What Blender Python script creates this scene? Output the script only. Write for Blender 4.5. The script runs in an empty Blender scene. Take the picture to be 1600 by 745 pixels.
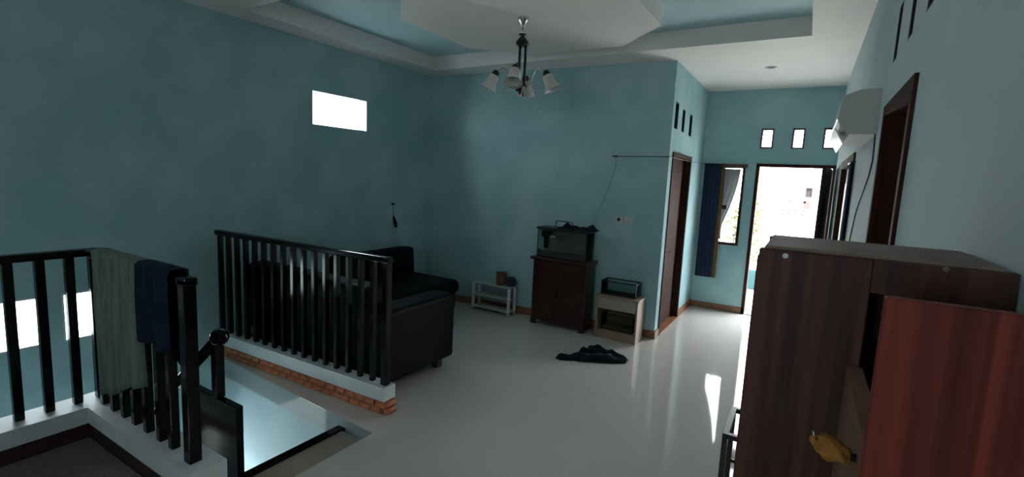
import bpy, bmesh, math, random
from mathutils import Vector, Matrix, Euler
random.seed(7)
SC = bpy.context.scene
COL = SC.collection

# ------------------------------------------------------------------ camera
H = 1.70
cam_d = bpy.data.cameras.new('camera')
cam_d.sensor_width = 36.0
cam_d.lens = 759.74 / 1600 * 36.0
cam_d.clip_start = 0.02
cam = bpy.data.objects.new('camera', cam_d)
COL.objects.link(cam)
R_ = Vector((0.853755, 0.518541, 0.047092))
U_ = Vector((-0.105084, 0.083018, 0.990992))
F_ = Vector((-0.509960, 0.851013, -0.125367))
cam.matrix_world = Matrix(((R_.x, U_.x, -F_.x, 0), (R_.y, U_.y, -F_.y, 0), (R_.z, U_.z, -F_.z, H), (0, 0, 0, 1)))
SC.camera = cam

# ------------------------------------------------------------------ sky, sun, exposure
SC.view_settings.view_transform = 'Standard'
SC.view_settings.look = 'None'
SC.view_settings.gamma = 1.0
SC.view_settings.use_curve_mapping = False
SC.view_settings.exposure = 0.0
SC.cycles.max_bounces = 14
SC.cycles.diffuse_bounces = 10
SC.cycles.transparent_max_bounces = 16
SC.cycles.sample_clamp_indirect = 20.0
SC.cycles.use_denoising = True
world = bpy.data.worlds.new('overcast_sky')
SC.world = world
world.use_nodes = True
_n = world.node_tree.nodes
_n['Background'].inputs['Color'].default_value = (0.90, 0.96, 1.0, 1)
_n['Background'].inputs['Strength'].default_value = 19.0
sun_d = bpy.data.lights.new('sun', 'SUN')
sun_d.energy = 30.0
sun_d.angle = math.radians(2)
sun_d.color = (1.0, 0.95, 0.86)
sun = bpy.data.objects.new('sun', sun_d)
COL.objects.link(sun)
sun.rotation_euler = Euler((math.radians(38), 0, math.radians(35)))


def portal(loc, rot, sx, sy):
    l = bpy.data.lights.new('daylight_portal', 'AREA')
    l.shape = 'RECTANGLE'
    l.size, l.size_y = sx, sy
    l.cycles.is_portal = True
    o = bpy.data.objects.new('daylight_portal', l)
    o.location = loc
    o.rotation_euler = [math.radians(a) for a in rot]
    COL.objects.link(o)


portal((-0.19, 7.36, 1.0), (-90, 0, 0), 0.80, 1.98)      # front door
portal((-0.91, 7.36, 1.45), (-90, 0, 0), 0.5, 1.05)      # curtained window beside it
portal((-4.60, 3.655, 2.313), (0, -90, 0), 0.36, 0.74)   # small high window
portal((-4.60, 1.0, 0.56), (0, -90, 0), 0.36, 0.34)      # stairwell windows
portal((-4.60, 1.40, 0.56), (0, -90, 0), 0.36, 0.34)
portal((-0.775, -3.16, 1.85), (90, 0, 0), 0.65, 0.7)      # fill light, through a window added out of view behind the viewpoint
portal((-4.60, 1.5, -1.15), (0, -90, 0), 0.95, 1.05)  # unseen lower window, added to brighten the stairwell


# ------------------------------------------------------------------ materials
def mat(name, col, rough=0.6, metal=0.0, spec=0.5, var=0.12, scale=6.0, bump=0.0, col2=None, stretch=None, coat=0.0,
        detail=3.0, lo=0.35, hi=0.65):
    m = bpy.data.materials.new(name)
    m.use_nodes = True
    nt = m.node_tree
    b = nt.nodes['Principled BSDF']
    b.inputs['Roughness'].default_value = rough
    b.inputs['Metallic'].default_value = metal
    b.inputs['Specular IOR Level'].default_value = spec
    b.inputs['Coat Weight'].default_value = coat
    b.inputs['Coat Roughness'].default_value = 0.15
    tc = nt.nodes.new('ShaderNodeTexCoord')
    mp = nt.nodes.new('ShaderNodeMapping')
    if stretch:
        mp.inputs['Scale'].default_value = stretch
    nz = nt.nodes.new('ShaderNodeTexNoise')
    nz.inputs['Scale'].default_value = scale
    nz.inputs['Detail'].default_value = detail
    rp = nt.nodes.new('ShaderNodeValToRGB')
    rp.color_ramp.elements[0].position = lo
    rp.color_ramp.elements[1].position = hi
    c2 = col2 or tuple(c * (1 - var) for c in col)
    rp.color_ramp.elements[0].color = (*c2, 1)
    rp.color_ramp.elements[1].color = (*col, 1)
    nt.links.new(tc.outputs['Object'], mp.inputs['Vector'])
    nt.links.new(mp.outputs['Vector'], nz.inputs['Vector'])
    nt.links.new(nz.outputs['Fac'], rp.inputs['Fac'])
    nt.links.new(rp.outputs['Color'], b.inputs['Base Color'])
    if bump:
        bp = nt.nodes.new('ShaderNodeBump')
        bp.inputs['Strength'].default_value = bump
        bp.inputs['Distance'].default_value = 0.01
        nt.links.new(nz.outputs['Fac'], bp.inputs['Height'])
        nt.links.new(bp.outputs['Normal'], b.inputs['Normal'])
    return m


def glass_mat(name, tint, gloss=0.12):
    m = bpy.data.materials.new(name)
    m.use_nodes = True
    nt = m.node_tree
    nt.nodes.clear()
    out = nt.nodes.new('ShaderNodeOutputMaterial')
    tr = nt.nodes.new('ShaderNodeBsdfTransparent')
    tr.inputs['Color'].default_value = (*tint, 1)
    gl = nt.nodes.new('ShaderNodeBsdfGlossy')
    gl.inputs['Roughness'].default_value = 0.03
    lw = nt.nodes.new('ShaderNodeLayerWeight')
    lw.inputs['Blend'].default_value = gloss
    mx = nt.nodes.new('ShaderNodeMixShader')
    nt.links.new(lw.outputs['Fresnel'], mx.inputs['Fac'])
    nt.links.new(tr.outputs['BSDF'], mx.inputs[1])
    nt.links.new(gl.outputs['BSDF'], mx.inputs[2])
    nt.links.new(mx.outputs['Shader'], out.inputs['Surface'])
    return m


M = {}
M['teal'] = mat('teal_wall_paint', (0.40, 0.585, 0.61), 0.8, spec=0.2, scale=1.9, detail=6, bump=0.03, col2=(0.31, 0.505, 0.54), lo=0.40, hi=0.62)
M['bounce_lit_wall'] = mat('bounce_lit_side_wall_paint', (0.56, 0.635, 0.63), 0.8, spec=0.2, scale=1.9, detail=5, bump=0.03, col2=(0.48, 0.59, 0.60))  # teal made paler: floor bounce and lens glare put into the colour
M['white_ceiling'] = mat('white_ceiling_paint', (0.83, 0.785, 0.755), 0.7, var=0.03, scale=2)
M['blue_ceiling'] = mat('pale_blue_ceiling_paint', (0.43, 0.61, 0.65), 0.7, var=0.05, scale=2)
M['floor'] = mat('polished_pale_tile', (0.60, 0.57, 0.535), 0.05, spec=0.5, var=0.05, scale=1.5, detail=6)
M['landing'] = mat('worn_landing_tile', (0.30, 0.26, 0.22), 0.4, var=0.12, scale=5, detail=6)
M['skirting'] = mat('terracotta_skirting', (0.30, 0.13, 0.06), 0.35, var=0.3, scale=9)
M['brick'] = mat('orange_brick', (0.62, 0.22, 0.10), 0.8, var=0.35, scale=40, bump=0.5)
M['mortar'] = mat('grey_mortar', (0.26, 0.17, 0.12), 0.9, var=0.2, scale=30, bump=0.3)
M['plinth'] = mat('pale_plinth_paint', (0.66, 0.72, 0.72), 0.55, var=0.08, scale=6)
M['black_wood'] = mat('black_lacquered_wood', (0.005, 0.0045, 0.005), 0.15, spec=0.25, var=0.3, scale=3, stretch=(8, 8, 1))
M['dark_frame'] = mat('dark_brown_door_wood', (0.055, 0.022, 0.016), 0.75, spec=0.12, var=0.35, scale=5, stretch=(9, 9, 0.8))
M['leaf'] = mat('brown_door_leaf_wood', (0.060, 0.020, 0.015), 0.75, spec=0.12, var=0.35, scale=5, stretch=(9, 9, 0.8))
M['leather'] = mat('black_leather', (0.0045, 0.0055, 0.008), 0.5, spec=0.10, var=0.25, scale=30, bump=0.15)
M['sofa_foot'] = mat('brown_sofa_foot', (0.10, 0.05, 0.03), 0.5)
M['white_plastic'] = mat('white_plastic', (0.74, 0.75, 0.74), 0.35, var=0.03)
M['warm_white'] = mat('warm_white_plastic', (0.58, 0.57, 0.53), 0.4, var=0.03)
M['grey_plastic'] = mat('grey_white_plastic', (0.50, 0.50, 0.48), 0.35, var=0.03)
M['dark_plastic'] = mat('black_plastic', (0.010, 0.012, 0.014), 0.4, var=0.2)
M['trolley_shelf'] = mat('smoked_trolley_shelf', (0.52, 0.57, 0.56), 0.15, var=0.06)
M['pot'] = mat('brown_earthenware', (0.20, 0.105, 0.065), 0.55, var=0.2, scale=14)
M['bowl'] = mat('dark_blue_enamel', (0.025, 0.045, 0.065), 0.3, var=0.2)
M['stand'] = mat('dark_red_brown_cabinet_wood', (0.050, 0.016, 0.012), 0.35, var=0.45, scale=4, stretch=(10, 10, 0.7))
M['pine'] = mat('pale_oak_laminate', (0.36, 0.255, 0.175), 0.45, var=0.2, scale=5, stretch=(8, 8, 0.8))
M['pine_front'] = mat('pale_grey_laminate', (0.40, 0.35, 0.30), 0.45, var=0.1, scale=5, stretch=(1, 8, 8))
M['tank_glass'] = glass_mat('aquarium_glass', (0.86, 0.90, 0.88), 0.10)
M['tank_back'] = mat('algae_stained_backing', (0.24, 0.26, 0.22), 0.7, var=0.35, scale=9)
M['gravel'] = mat('aquarium_gravel', (0.17, 0.15, 0.12), 0.9, var=0.5, scale=90, bump=0.6)
M['pane'] = glass_mat('window_glass', (0.97, 0.99, 1.0), 0.08)
M['chrome'] = mat('chrome', (0.62, 0.62, 0.62), 0.18, metal=1.0, var=0.05)
M['dark_metal'] = mat('dark_bronze_metal', (0.035, 0.033, 0.032), 0.3, metal=0.6, var=0.2)
M['frosted'] = mat('frosted_glass_shade', (0.62, 0.60, 0.57), 0.35, var=0.06, scale=14)
M['towel'] = mat('grey_green_towelling', (0.19, 0.255, 0.22), 0.95, spec=0.1, var=0.3, scale=5, stretch=(9, 9, 0.4))
M['navy'] = mat('navy_cotton', (0.016, 0.027, 0.052), 0.95, spec=0.1, var=0.3, scale=9)
M['black_cloth'] = mat('black_cotton', (0.010, 0.013, 0.019), 0.9, spec=0.15, var=0.3, scale=20)
M['print'] = mat('pale_grey_print', (0.30, 0.33, 0.35), 0.9, spec=0.1)
M['curtain'] = mat('navy_curtain_cloth', (0.022, 0.038, 0.075), 0.9, spec=0.1, var=0.2, scale=6, stretch=(12, 12, 0.6))
M['curtain_trim'] = mat('brown_curtain_trim', (0.16, 0.10, 0.045), 0.9, spec=0.1, var=0.2)
M['lace'] = bpy.data.materials.new('white_lace_curtain')
M['lace'].use_nodes = True
_t = M['lace'].node_tree
_tr = _t.nodes.new('ShaderNodeBsdfTranslucent')
_tr.inputs['Color'].default_value = (0.07, 0.07, 0.075, 1)
_mx = _t.nodes.new('ShaderNodeMixShader')
_mx.inputs['Fac'].default_value = 0.5
_t.links.new(_tr.outputs['BSDF'], _mx.inputs[1])
_t.links.new(_t.nodes['Principled BSDF'].outputs['BSDF'], _mx.inputs[2])
_t.links.new(_mx.outputs['Shader'], _t.nodes['Material Output'].inputs['Surface'])
M['wardrobe'] = mat('dark_walnut_laminate', (0.105, 0.041, 0.032), 0.5, spec=0.25, var=0.5, scale=3.2, stretch=(16, 16, 0.5), col2=(0.040, 0.018, 0.015))
M['wardrobe_top'] = mat('lighter_walnut_top', (0.22, 0.165, 0.14), 0.6, var=0.3, scale=12)  # lighter, greyer brown than the cabinet panels
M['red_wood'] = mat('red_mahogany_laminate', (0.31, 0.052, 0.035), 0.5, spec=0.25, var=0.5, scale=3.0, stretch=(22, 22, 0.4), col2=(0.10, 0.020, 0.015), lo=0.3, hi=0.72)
_nt = M['red_wood'].node_tree
_b = _nt.nodes['Principled BSDF']
_sx = _nt.nodes.new('ShaderNodeSeparateXYZ')
_tc = [n for n in _nt.nodes if n.type == 'TEX_COORD'][0]
_cr = [n for n in _nt.nodes if n.type == 'VALTORGB'][0]
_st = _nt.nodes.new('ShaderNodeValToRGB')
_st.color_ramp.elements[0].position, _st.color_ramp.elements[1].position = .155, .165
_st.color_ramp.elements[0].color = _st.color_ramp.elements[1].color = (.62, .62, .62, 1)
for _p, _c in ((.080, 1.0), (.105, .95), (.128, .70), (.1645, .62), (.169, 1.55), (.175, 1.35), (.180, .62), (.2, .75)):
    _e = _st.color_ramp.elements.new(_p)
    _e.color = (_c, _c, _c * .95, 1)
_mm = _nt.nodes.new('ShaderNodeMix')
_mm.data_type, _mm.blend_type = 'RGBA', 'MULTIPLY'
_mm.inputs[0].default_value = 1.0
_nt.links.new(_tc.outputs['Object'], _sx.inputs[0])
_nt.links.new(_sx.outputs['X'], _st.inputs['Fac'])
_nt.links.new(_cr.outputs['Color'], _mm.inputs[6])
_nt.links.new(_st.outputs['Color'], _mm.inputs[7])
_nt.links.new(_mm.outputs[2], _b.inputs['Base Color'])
M['raw_board'] = mat('raw_brown_board', (0.23, 0.125, 0.08), 0.6, var=0.2, scale=20)
M['ochre'] = mat('ochre_yellow_cloth', (0.42, 0.20, 0.05), 0.9, spec=0.1, var=0.35, scale=60, bump=0.3)
M['grass'] = mat('yellow_green_leaves', (0.10, 0.10, 0.022), 0.7, var=0.4, scale=5)
M['facade'] = mat('white_facade_render', (0.84, 0.84, 0.82), 0.8, var=0.04)
M['terrace'] = mat('pale_concrete_terrace', (0.62, 0.60, 0.56), 0.8, var=0.1, scale=4)
M['ground'] = mat('dry_ground', (0.38, 0.39, 0.38), 0.9, var=0.2, scale=1)
M['teal_low'] = mat('turquoise_wall_paint', (0.012, 0.055, 0.058), 0.6)
M['brown_shutter'] = mat('brown_window_wood', (0.030, 0.017, 0.013), 0.6)
M['window_dark'] = mat('dim_window_glass', (0.022, 0.022, 0.026), 0.6, spec=0.1)
M['vent_frame'] = mat('brown_vent_wood', (0.12, 0.06, 0.04), 0.5, var=0.25)
M['slot_lining'] = mat('dark_slot_lining', (0.030, 0.030, 0.032), 0.8)
M['inner_white'] = mat('cream_bright_room_paint', (0.62, 0.60, 0.55), 0.5, var=0.03)


# ------------------------------------------------------------------ mesh helpers
def BM():
    return bmesh.new()


def box(bm, lo, hi, rot=None, bevel=0.0, seg=2, about=None):
    lo, hi = Vector(lo), Vector(hi)
    c = (lo + hi) / 2
    s = hi - lo
    r = bmesh.ops.create_cube(bm, size=1.0)
    vs = r['verts']
    for v in vs:
        v.co = Vector((v.co.x * s.x, v.co.y * s.y, v.co.z * s.z))
    if bevel:
        es = list({e for v in vs for e in v.link_edges})
        rb = bmesh.ops.bevel(bm, geom=es, offset=bevel, segments=seg, affect='EDGES', profile=0.5)
        vs = list({v for f in rb['faces'] for v in f.verts} | {v for v in vs if v.is_valid})
    m = Matrix.Translation(c)
    if rot is not None:
        rm = rot if isinstance(rot, Matrix) else Euler(rot).to_matrix().to_4x4()
        if about is None:
            m = m @ rm
        else:
            a = Vector(about)
            m = Matrix.Translation(a) @ rm @ Matrix.Translation(c - a)
    for v in vs:
        v.co = m @ v.co
    return vs


def tube(bm, pts, rad, seg=8, cap=True):
    pts = [Vector(p) for p in pts]
    n = len(pts)
    rads = rad if isinstance(rad, (list, tuple)) else [rad] * n
    rings = []
    prev = None
    for i, p in enumerate(pts):
        t = (pts[min(i + 1, n - 1)] - pts[max(i - 1, 0)]).normalized()
        if prev is None:
            a = Vector((0, 0, 1)) if abs(t.z) < 0.9 else Vector((1, 0, 0))
            x = t.cross(a).normalized()
        else:
            x = (prev - t * prev.dot(t)).normalized()
        prev = x
        y = t.cross(x)
        rings.append([bm.verts.new(p + (x * math.cos(k * 2 * math.pi / seg) + y * math.sin(k * 2 * math.pi / seg)) * rads[i]) for k in range(seg)])
    for i in range(n - 1):
        for k in range(seg):
            f = bm.faces.new((rings[i][k], rings[i][(k + 1) % seg], rings[i + 1][(k + 1) % seg], rings[i + 1][k]))
            f.smooth = True
    if cap:
        bm.faces.new(rings[0][::-1])
        bm.faces.new(rings[-1])


def lathe(bm, prof, seg=20, mtx=None, cap=True):
    rings = []
    for r, z in prof:
        rings.append([bm.verts.new(Vector((r * math.cos(k * 2 * math.pi / seg), r * math.sin(k * 2 * math.pi / seg), z))) for k in range(seg)])
    if mtx is not None:
        for rg in rings:
            for v in rg:
                v.co = mtx @ v.co
    for i in range(len(rings) - 1):
        for k in range(seg):
            f = bm.faces.new((rings[i][k], rings[i][(k + 1) % seg], rings[i + 1][(k + 1) % seg], rings[i + 1][k]))
            f.smooth = True
    if cap:
        bm.faces.new(rings[0][::-1])
        bm.faces.new(rings[-1])


def prism(bm, poly, z0, z1):
    """poly of (x, y) extruded in z"""
    a = [bm.verts.new((x, y, z0)) for x, y in poly]
    b = [bm.verts.new((x, y, z1)) for x, y in poly]
    n = len(poly)
    bm.faces.new(a[::-1])
    bm.faces.new(b)
    for i in range(n):
        bm.faces.new((a[i], a[(i + 1) % n], b[(i + 1) % n], b[i]))


def link(name, bm, material, parent=None, loc=None):
    bmesh.ops.recalc_face_normals(bm, faces=bm.faces[:])
    me = bpy.data.meshes.new(name)
    bm.to_mesh(me)
    bm.free()
    me.materials.append(material)
    o = bpy.data.objects.new(name, me)
    COL.objects.link(o)
    if parent is not None:
        o.parent = parent
        o.matrix_parent_inverse = Matrix.Identity(4)
        o.location = -parent_world(parent)
    return o


def parent_world(p):
    v = Vector((0, 0, 0))
    while p is not None:
        v = v + p.location
        p = p.parent
    return v


def tag(o, label, cat, group=None, kind=None):
    o['label'] = label
    o['category'] = cat
    if group:
        o['group'] = group
    if kind:
        o['kind'] = kind
    return o


def empty(name, loc, label, cat, group=None, kind=None):
    o = bpy.data.objects.new(name, None)
    o.location = loc
    o.empty_display_size = 0.1
    COL.objects.link(o)
    return tag(o, label, cat, group, kind)


def boxobj(name, lo, hi, m, parent=None, bevel=0.0, rot=None, about=None, seg=2):
    bm = BM()
    box(bm, lo, hi, rot, bevel, seg, about)
    return link(name, bm, m, parent)


def struct(name, bm, m, label, cat):
    return tag(link(name, bm, m), label, cat, kind='structure')


def wall_cells(bm, P0, P1, z0, z1, thick, holes):
    """vertical wall from P0 to P1 (x, y); thick = (x, y) vector to the hidden side; holes (u0, u1, z0, z1) with u along P0->P1"""
    P0, P1 = Vector((*P0, 0)), Vector((*P1, 0))
    L = (P1 - P0).length
    d = (P1 - P0) / L
    T = Vector((*thick, 0))
    us = sorted({0.0, L} | {h[0] for h in holes} | {h[1] for h in holes})
    zs = sorted({z0, z1} | {h[2] for h in holes} | {h[3] for h in holes})
    us = [u for u in us if 0 <= u <= L]
    zs = [z for z in zs if z0 <= z <= z1]

    def solid(i, j):
        if i < 0 or j < 0 or i >= len(us) - 1 or j >= len(zs) - 1:
            return False
        u, z = (us[i] + us[i + 1]) / 2, (zs[j] + zs[j + 1]) / 2
        return not any(h[0] < u < h[1] and h[2] < z < h[3] for h in holes)
    cache = {}

    def V(i, j, b):
        k = (i, j, b)
        if k not in cache:
            cache[k] = bm.verts.new(P0 + d * us[i] + Vector((0, 0, zs[j])) + (T if b else Vector()))
        return cache[k]
    for i in range(len(us) - 1):
        for j in range(len(zs) - 1):
            if not solid(i, j):
                continue
            bm.faces.new((V(i, j, 0), V(i + 1, j, 0), V(i + 1, j + 1, 0), V(i, j + 1, 0)))
            bm.faces.new((V(i, j, 1), V(i, j + 1, 1), V(i + 1, j + 1, 1), V(i + 1, j, 1)))
            if not solid(i - 1, j):
                bm.faces.new((V(i, j, 0), V(i, j + 1, 0), V(i, j + 1, 1), V(i, j, 1)))
            if not solid(i + 1, j):
                bm.faces.new((V(i + 1, j, 0), V(i + 1, j, 1), V(i + 1, j + 1, 1), V(i + 1, j + 1, 0)))
            if not solid(i, j - 1):
                bm.faces.new((V(i, j, 0), V(i, j, 1), V(i + 1, j, 1), V(i + 1, j, 0)))
            if not solid(i, j + 1):
                bm.faces.new((V(i, j + 1, 0), V(i + 1, j + 1, 0), V(i + 1, j + 1, 1), V(i, j + 1, 1)))


def wall(name, P0, P1, z0, z1, thick, holes, m, label):
    bm = BM()
    wall_cells(bm, P0, P1, z0, z1, thick, holes)
    return struct(name, bm, m, label, 'wall')


def frame_bars(bm, axis, c, u0, u1, z0, z1, w, d, bottom=True):
    """rectangular frame in the plane normal to axis ('x' or 'y'); d = (d0, d1) extent along the axis, about c"""
    def bar(a0, a1, b0, b1):
        if axis == 'x':
            box(bm, (c + d[0], a0, b0), (c + d[1], a1, b1))
        else:
            box(bm, (a0, c + d[0], b0), (a1, c + d[1], b1))
    bar(u0, u0 + w, z0, z1)
    bar(u1 - w, u1, z0, z1)
    bar(u0 + w, u1 - w, z1 - w, z1)
    if bottom:
        bar(u0 + w, u1 - w, z0, z0 + w)


# ------------------------------------------------------------------ the room
XL, XR, XC, YF = -4.43, 0.263, -1.29, 7.17
YN = -3.0                       # wall behind the camera
ZC, ZT = 2.97, 3.13
ZLOW = -3.0


def yb(x):                       # the back wall runs slightly askew
    return 5.296 + (x + 1.29) * 0.056


# floor with the stairwell left open (void outline)
V_A, V_B = (XL, 2.245), (-2.262, 2.125)
bm = BM()


def slab(poly):
    prism(bm, poly, -0.16, 0.0)


slab([(V_B[0], YN), (2.5, YN), (2.5, 7.36), (V_B[0], 7.36)])
slab([V_A, V_B, (V_B[0], 7.36), (XL - 0.16, 7.36), (XL - 0.16, 2.245)])
slab([(-3.78, YN), (V_B[0], YN), (V_B[0], 1.27), (-3.78, 1.27)])
slab([(XL - 0.16, YN), (-3.78, YN), (-3.78, -0.6), (XL - 0.16, -0.6)])
struct('floor', bm, M['floor'], 'glossy pale grey tiled floor reflecting the bright doorway', 'floor')

# ceiling: lowered white border, blue recess, white border faces
bm = BM()
tx0, tx1, ty0, ty1 = -4.14, -0.107, 2.43, 4.83
for a in (((XL - .16, YN - .16), (2.5, ty0)), ((XL - .16, ty1), (2.5, 7.36)), ((XL - .16, ty0), (tx0, ty1)), ((tx1, ty0), (2.5, ty1))):
    box(bm, (*a[0], ZC), (*a[1], ZC + 0.20))
CE = struct('ceiling', bm, M['white_ceiling'], 'white lowered ceiling border with a sunken pale blue centre', 'ceiling')
bm = BM()
box(bm, (tx0 + .001, ty0 + .001, ZT), (tx1 - .001, ty1 - .001, ZT + 0.06))
o = link('recess_panel', bm, M['blue_ceiling'], CE)
o['label'] = 'pale blue recessed ceiling panel'
bm = BM()
cx, cy, fl, ch = -2.12, 3.63, 0.965, 0.48
octo = [(cx - fl, cy - ch), (cx - ch, cy - fl), (cx + ch, cy - fl), (cx + fl, cy - ch), (cx + fl, cy + ch), (cx + ch, cy + fl), (cx - ch, cy + fl), (cx - fl, cy + ch)]
prism(bm, octo, ZC, ZT)
o = link('octagonal_panel', bm, M['white_ceiling'], CE)
o['label'] = 'white octagonal panel hung under the blue recess'

# walls
wall('wall_left', (XL, YN), (XL, 7.36), ZLOW, ZC + .2, (-0.16, 0),
     [(3.288 + 3, 4.022 + 3, 2.135, 2.49), (0.83 + 3, 1.145 + 3, 0.385, 0.732), (1.24 + 3, 1.56 + 3, 0.38, 0.73), (4.0, 5.05, -1.65, -0.7)],
     M['teal'], 'long teal painted wall with one small high window, beside the stairwell')
wall('wall_back', (XL, yb(XL)), (XC, yb(XC)), 0, ZC, (-0.006, 0.12), [], M['teal'], 'teal wall behind the aquarium cabinet and trolley')
wall('wall_corridor', (XC, yb(XC)), (XC, YF), 0, ZC, (-0.12, 0),
     [(5.44 - 5.296, 6.40 - 5.296, 0, 2.05), (5.39 - 5.296, 5.545 - 5.296, 2.295, 2.575), (5.735 - 5.296, 5.875 - 5.296, 2.295, 2.545), (6.125 - 5.296, 6.28 - 5.296, 2.285, 2.54)],
     M['teal'], 'short teal corridor wall with a brown door and three slots above it')
wall('wall_front', (XL - .16, YF), (2.5, YF), -0.16, ZC, (0, 0.17),
     [(-0.585 + 4.59, 0.240 + 4.59, 0, 2.0), (-1.225 + 4.59, -0.74 + 4.59, 0.92, 1.99),
      (-0.60 + 4.59, -0.45 + 4.59, 2.22, 2.475), (-0.245 + 4.59, -0.105 + 4.59, 2.22, 2.475), (0.09 + 4.59, 0.235 + 4.59, 2.22, 2.475)],
     M['teal'], 'teal end wall holding the open front door and three small vents')
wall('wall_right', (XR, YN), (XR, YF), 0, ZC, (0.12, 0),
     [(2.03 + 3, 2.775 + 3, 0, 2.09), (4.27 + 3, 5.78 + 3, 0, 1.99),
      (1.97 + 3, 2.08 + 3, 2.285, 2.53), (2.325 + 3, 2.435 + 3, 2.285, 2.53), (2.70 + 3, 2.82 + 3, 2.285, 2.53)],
     M['bounce_lit_wall'], 'teal side wall coloured paler for bounced light, with the air conditioner and two doorways')
wall('wall_rear', (XL - .16, YN), (2.5, YN), -0.16, ZC, (0, -0.16), [(4.59 - 1.1, 4.59 - .45, 1.5, 2.2)], M['teal'], 'teal wall behind the viewpoint')
wall('wall_outer', (2.5, YN), (2.5, YF + .17), -0.16, ZC + .2, (0.12, 0), [], M['teal'], 'outer wall of the side rooms')
# stairwell walls under the floor
bm = BM()
wall_cells(bm, V_A, V_B, ZLOW, -0.001, (0, 0.10), [])
wall_cells(bm, (V_B[0], 1.2), V_B, ZLOW, -0.17, (0.12, 0), [])
wall_cells(bm, (-3.78, 1.27), (V_B[0], 1.27), ZLOW, -0.17, (0, -0.12), [])
wall_cells(bm, (-3.78, -0.6), (-3.78, 1.27), ZLOW, -0.17, (0.12, 0), [])
wall_cells(bm, (XL, -0.6), (-3.78, -0.6), ZLOW, -0.17, (0, -0.12), [])
box(bm, (XL, -0.8, ZLOW - .1), (-2.2, 2.4, ZLOW))
struct('wall_stairwell', bm, mat('light_blue_stairwell_paint', (0.52, 0.70, 0.76), 0.8, spec=0.2, scale=1.9, detail=5, col2=(0.47, 0.66, 0.73)), 'light blue painted sides of the open stairwell', 'wall')

# skirtings
bm = BM()
T = 0.012


def skirt(bm, P0, P1, n, h=0.09):
    P0, P1, n = Vector((*P0, 0)), Vector((*P1, 0)), Vector((*n, 0)).normalized() * T
    q = [P0, P1, P1 + n, P0 + n]
    prism(bm, [(v.x, v.y) for v in q], 0, h)


skirt(bm, (XL, yb(XL)), (XC + T, yb(XC)), (0.056, -1))
struct('baseboard_back', bm, M['skirting'], 'terracotta skirting along the wall behind the aquarium', 'skirting')
bm = BM()
skirt(bm, (XC, yb(XC)), (XC, 5.44), (1, 0))
skirt(bm, (XC, 6.40), (XC, YF), (1, 0))
struct('baseboard_corridor', bm, M['skirting'], 'terracotta skirting on either side of the corridor door', 'skirting')
bm = BM()
skirt(bm, (XC, YF), (-0.585, YF), (0, -1), 0.085)
struct('baseboard_front', bm, M['skirting'], 'terracotta skirting below the curtained window', 'skirting')
bm = BM()
skirt(bm, (XL, 2.3), (XL, yb(XL)), (1, 0))
struct('baseboard_left', bm, M['skirting'], 'terracotta skirting behind the black sofas', 'skirting')


# ------------------------------------------------------------------ windows
def window_x(name, y0, y1, z0, z1, label, w=0.012):
    bm = BM()
    frame_bars(bm, 'x', XL, y0, y1, z0, z1, w, (-0.04, -0.002))
    f = struct(name, bm, M['white_plastic'], label, 'window')
    p = boxobj('pane', (XL - .022, y0 + w, z0 + w), (XL - .016, y1 - w, z1 - w), M['pane'], f)
    return f


window_x('window_1', 3.288, 4.022, 2.135, 2.49, 'small bright window high on the long teal wall')
window_x('window_2', 0.83, 1.145, 0.385, 0.732, 'low bright stairwell window farther from the towel')
window_x('window_3', 1.24, 1.56, 0.38, 0.73, 'low bright stairwell window next to the grey green towel')
bm = BM()  # window added out of sight to light the stairwell walls
frame_bars(bm, 'x', XL, 1.0, 2.05, -1.65, -0.7, .03, (-0.11, -0.06))
f = struct('window_fill_stairwell', bm, M['white_plastic'], 'unseen window added to light the lower stairwell', 'window')
boxobj('pane', (XL - .088, 1.03, -1.62), (XL - .082, 2.02, -.73), M['pane'], f)
bm = BM()  # unseen window added to light surfaces that face the viewpoint
frame_bars(bm, 'y', YN, -1.1, -.45, 1.5, 2.2, .03, (-0.11, -0.05))
f = struct('window_fill_rear', bm, M['dark_frame'], 'unseen window added behind the viewpoint for fill light', 'window')
boxobj('pane', (-1.07, YN - .083, 1.53), (-.48, YN - .077, 2.17), M['pane'], f)

# window beside the front door
bm = BM()
frame_bars(bm, 'y', YF, -1.225, -0.74, 0.92, 1.99, 0.032, (-0.012, 0.09))
W4 = struct('window_4', bm, M['dark_frame'], 'narrow brown framed window half behind the navy curtain', 'window')
boxobj('head_board', (-1.25, YF - .022, 1.965), (-0.715, YF - .012, 2.01), M['vent_frame'], W4)
boxobj('pane', (-1.193, YF + .045, 0.952), (-0.772, YF + .05, 1.958), M['pane'], W4)
bm = BM()
box(bm, (-1.05, YF + .02, 1.40), (-0.93, YF + .042, 1.455))
box(bm, (-1.03, YF + .002, 1.375), (-0.995, YF + .02, 1.42), bevel=.004)
link('latch_rail', bm, M['dark_frame'], W4)
bm = BM()
box(bm, (-1.193, YF + .055, 1.06), (-0.772, YF + .066, 1.075))
for k in range(4):
    x = -1.15 + k * .115
    box(bm, (x, YF + .055, 0.952), (x + .008, YF + .063, 1.06))
link('window_guard', bm, M['grey_plastic'], W4)
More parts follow.
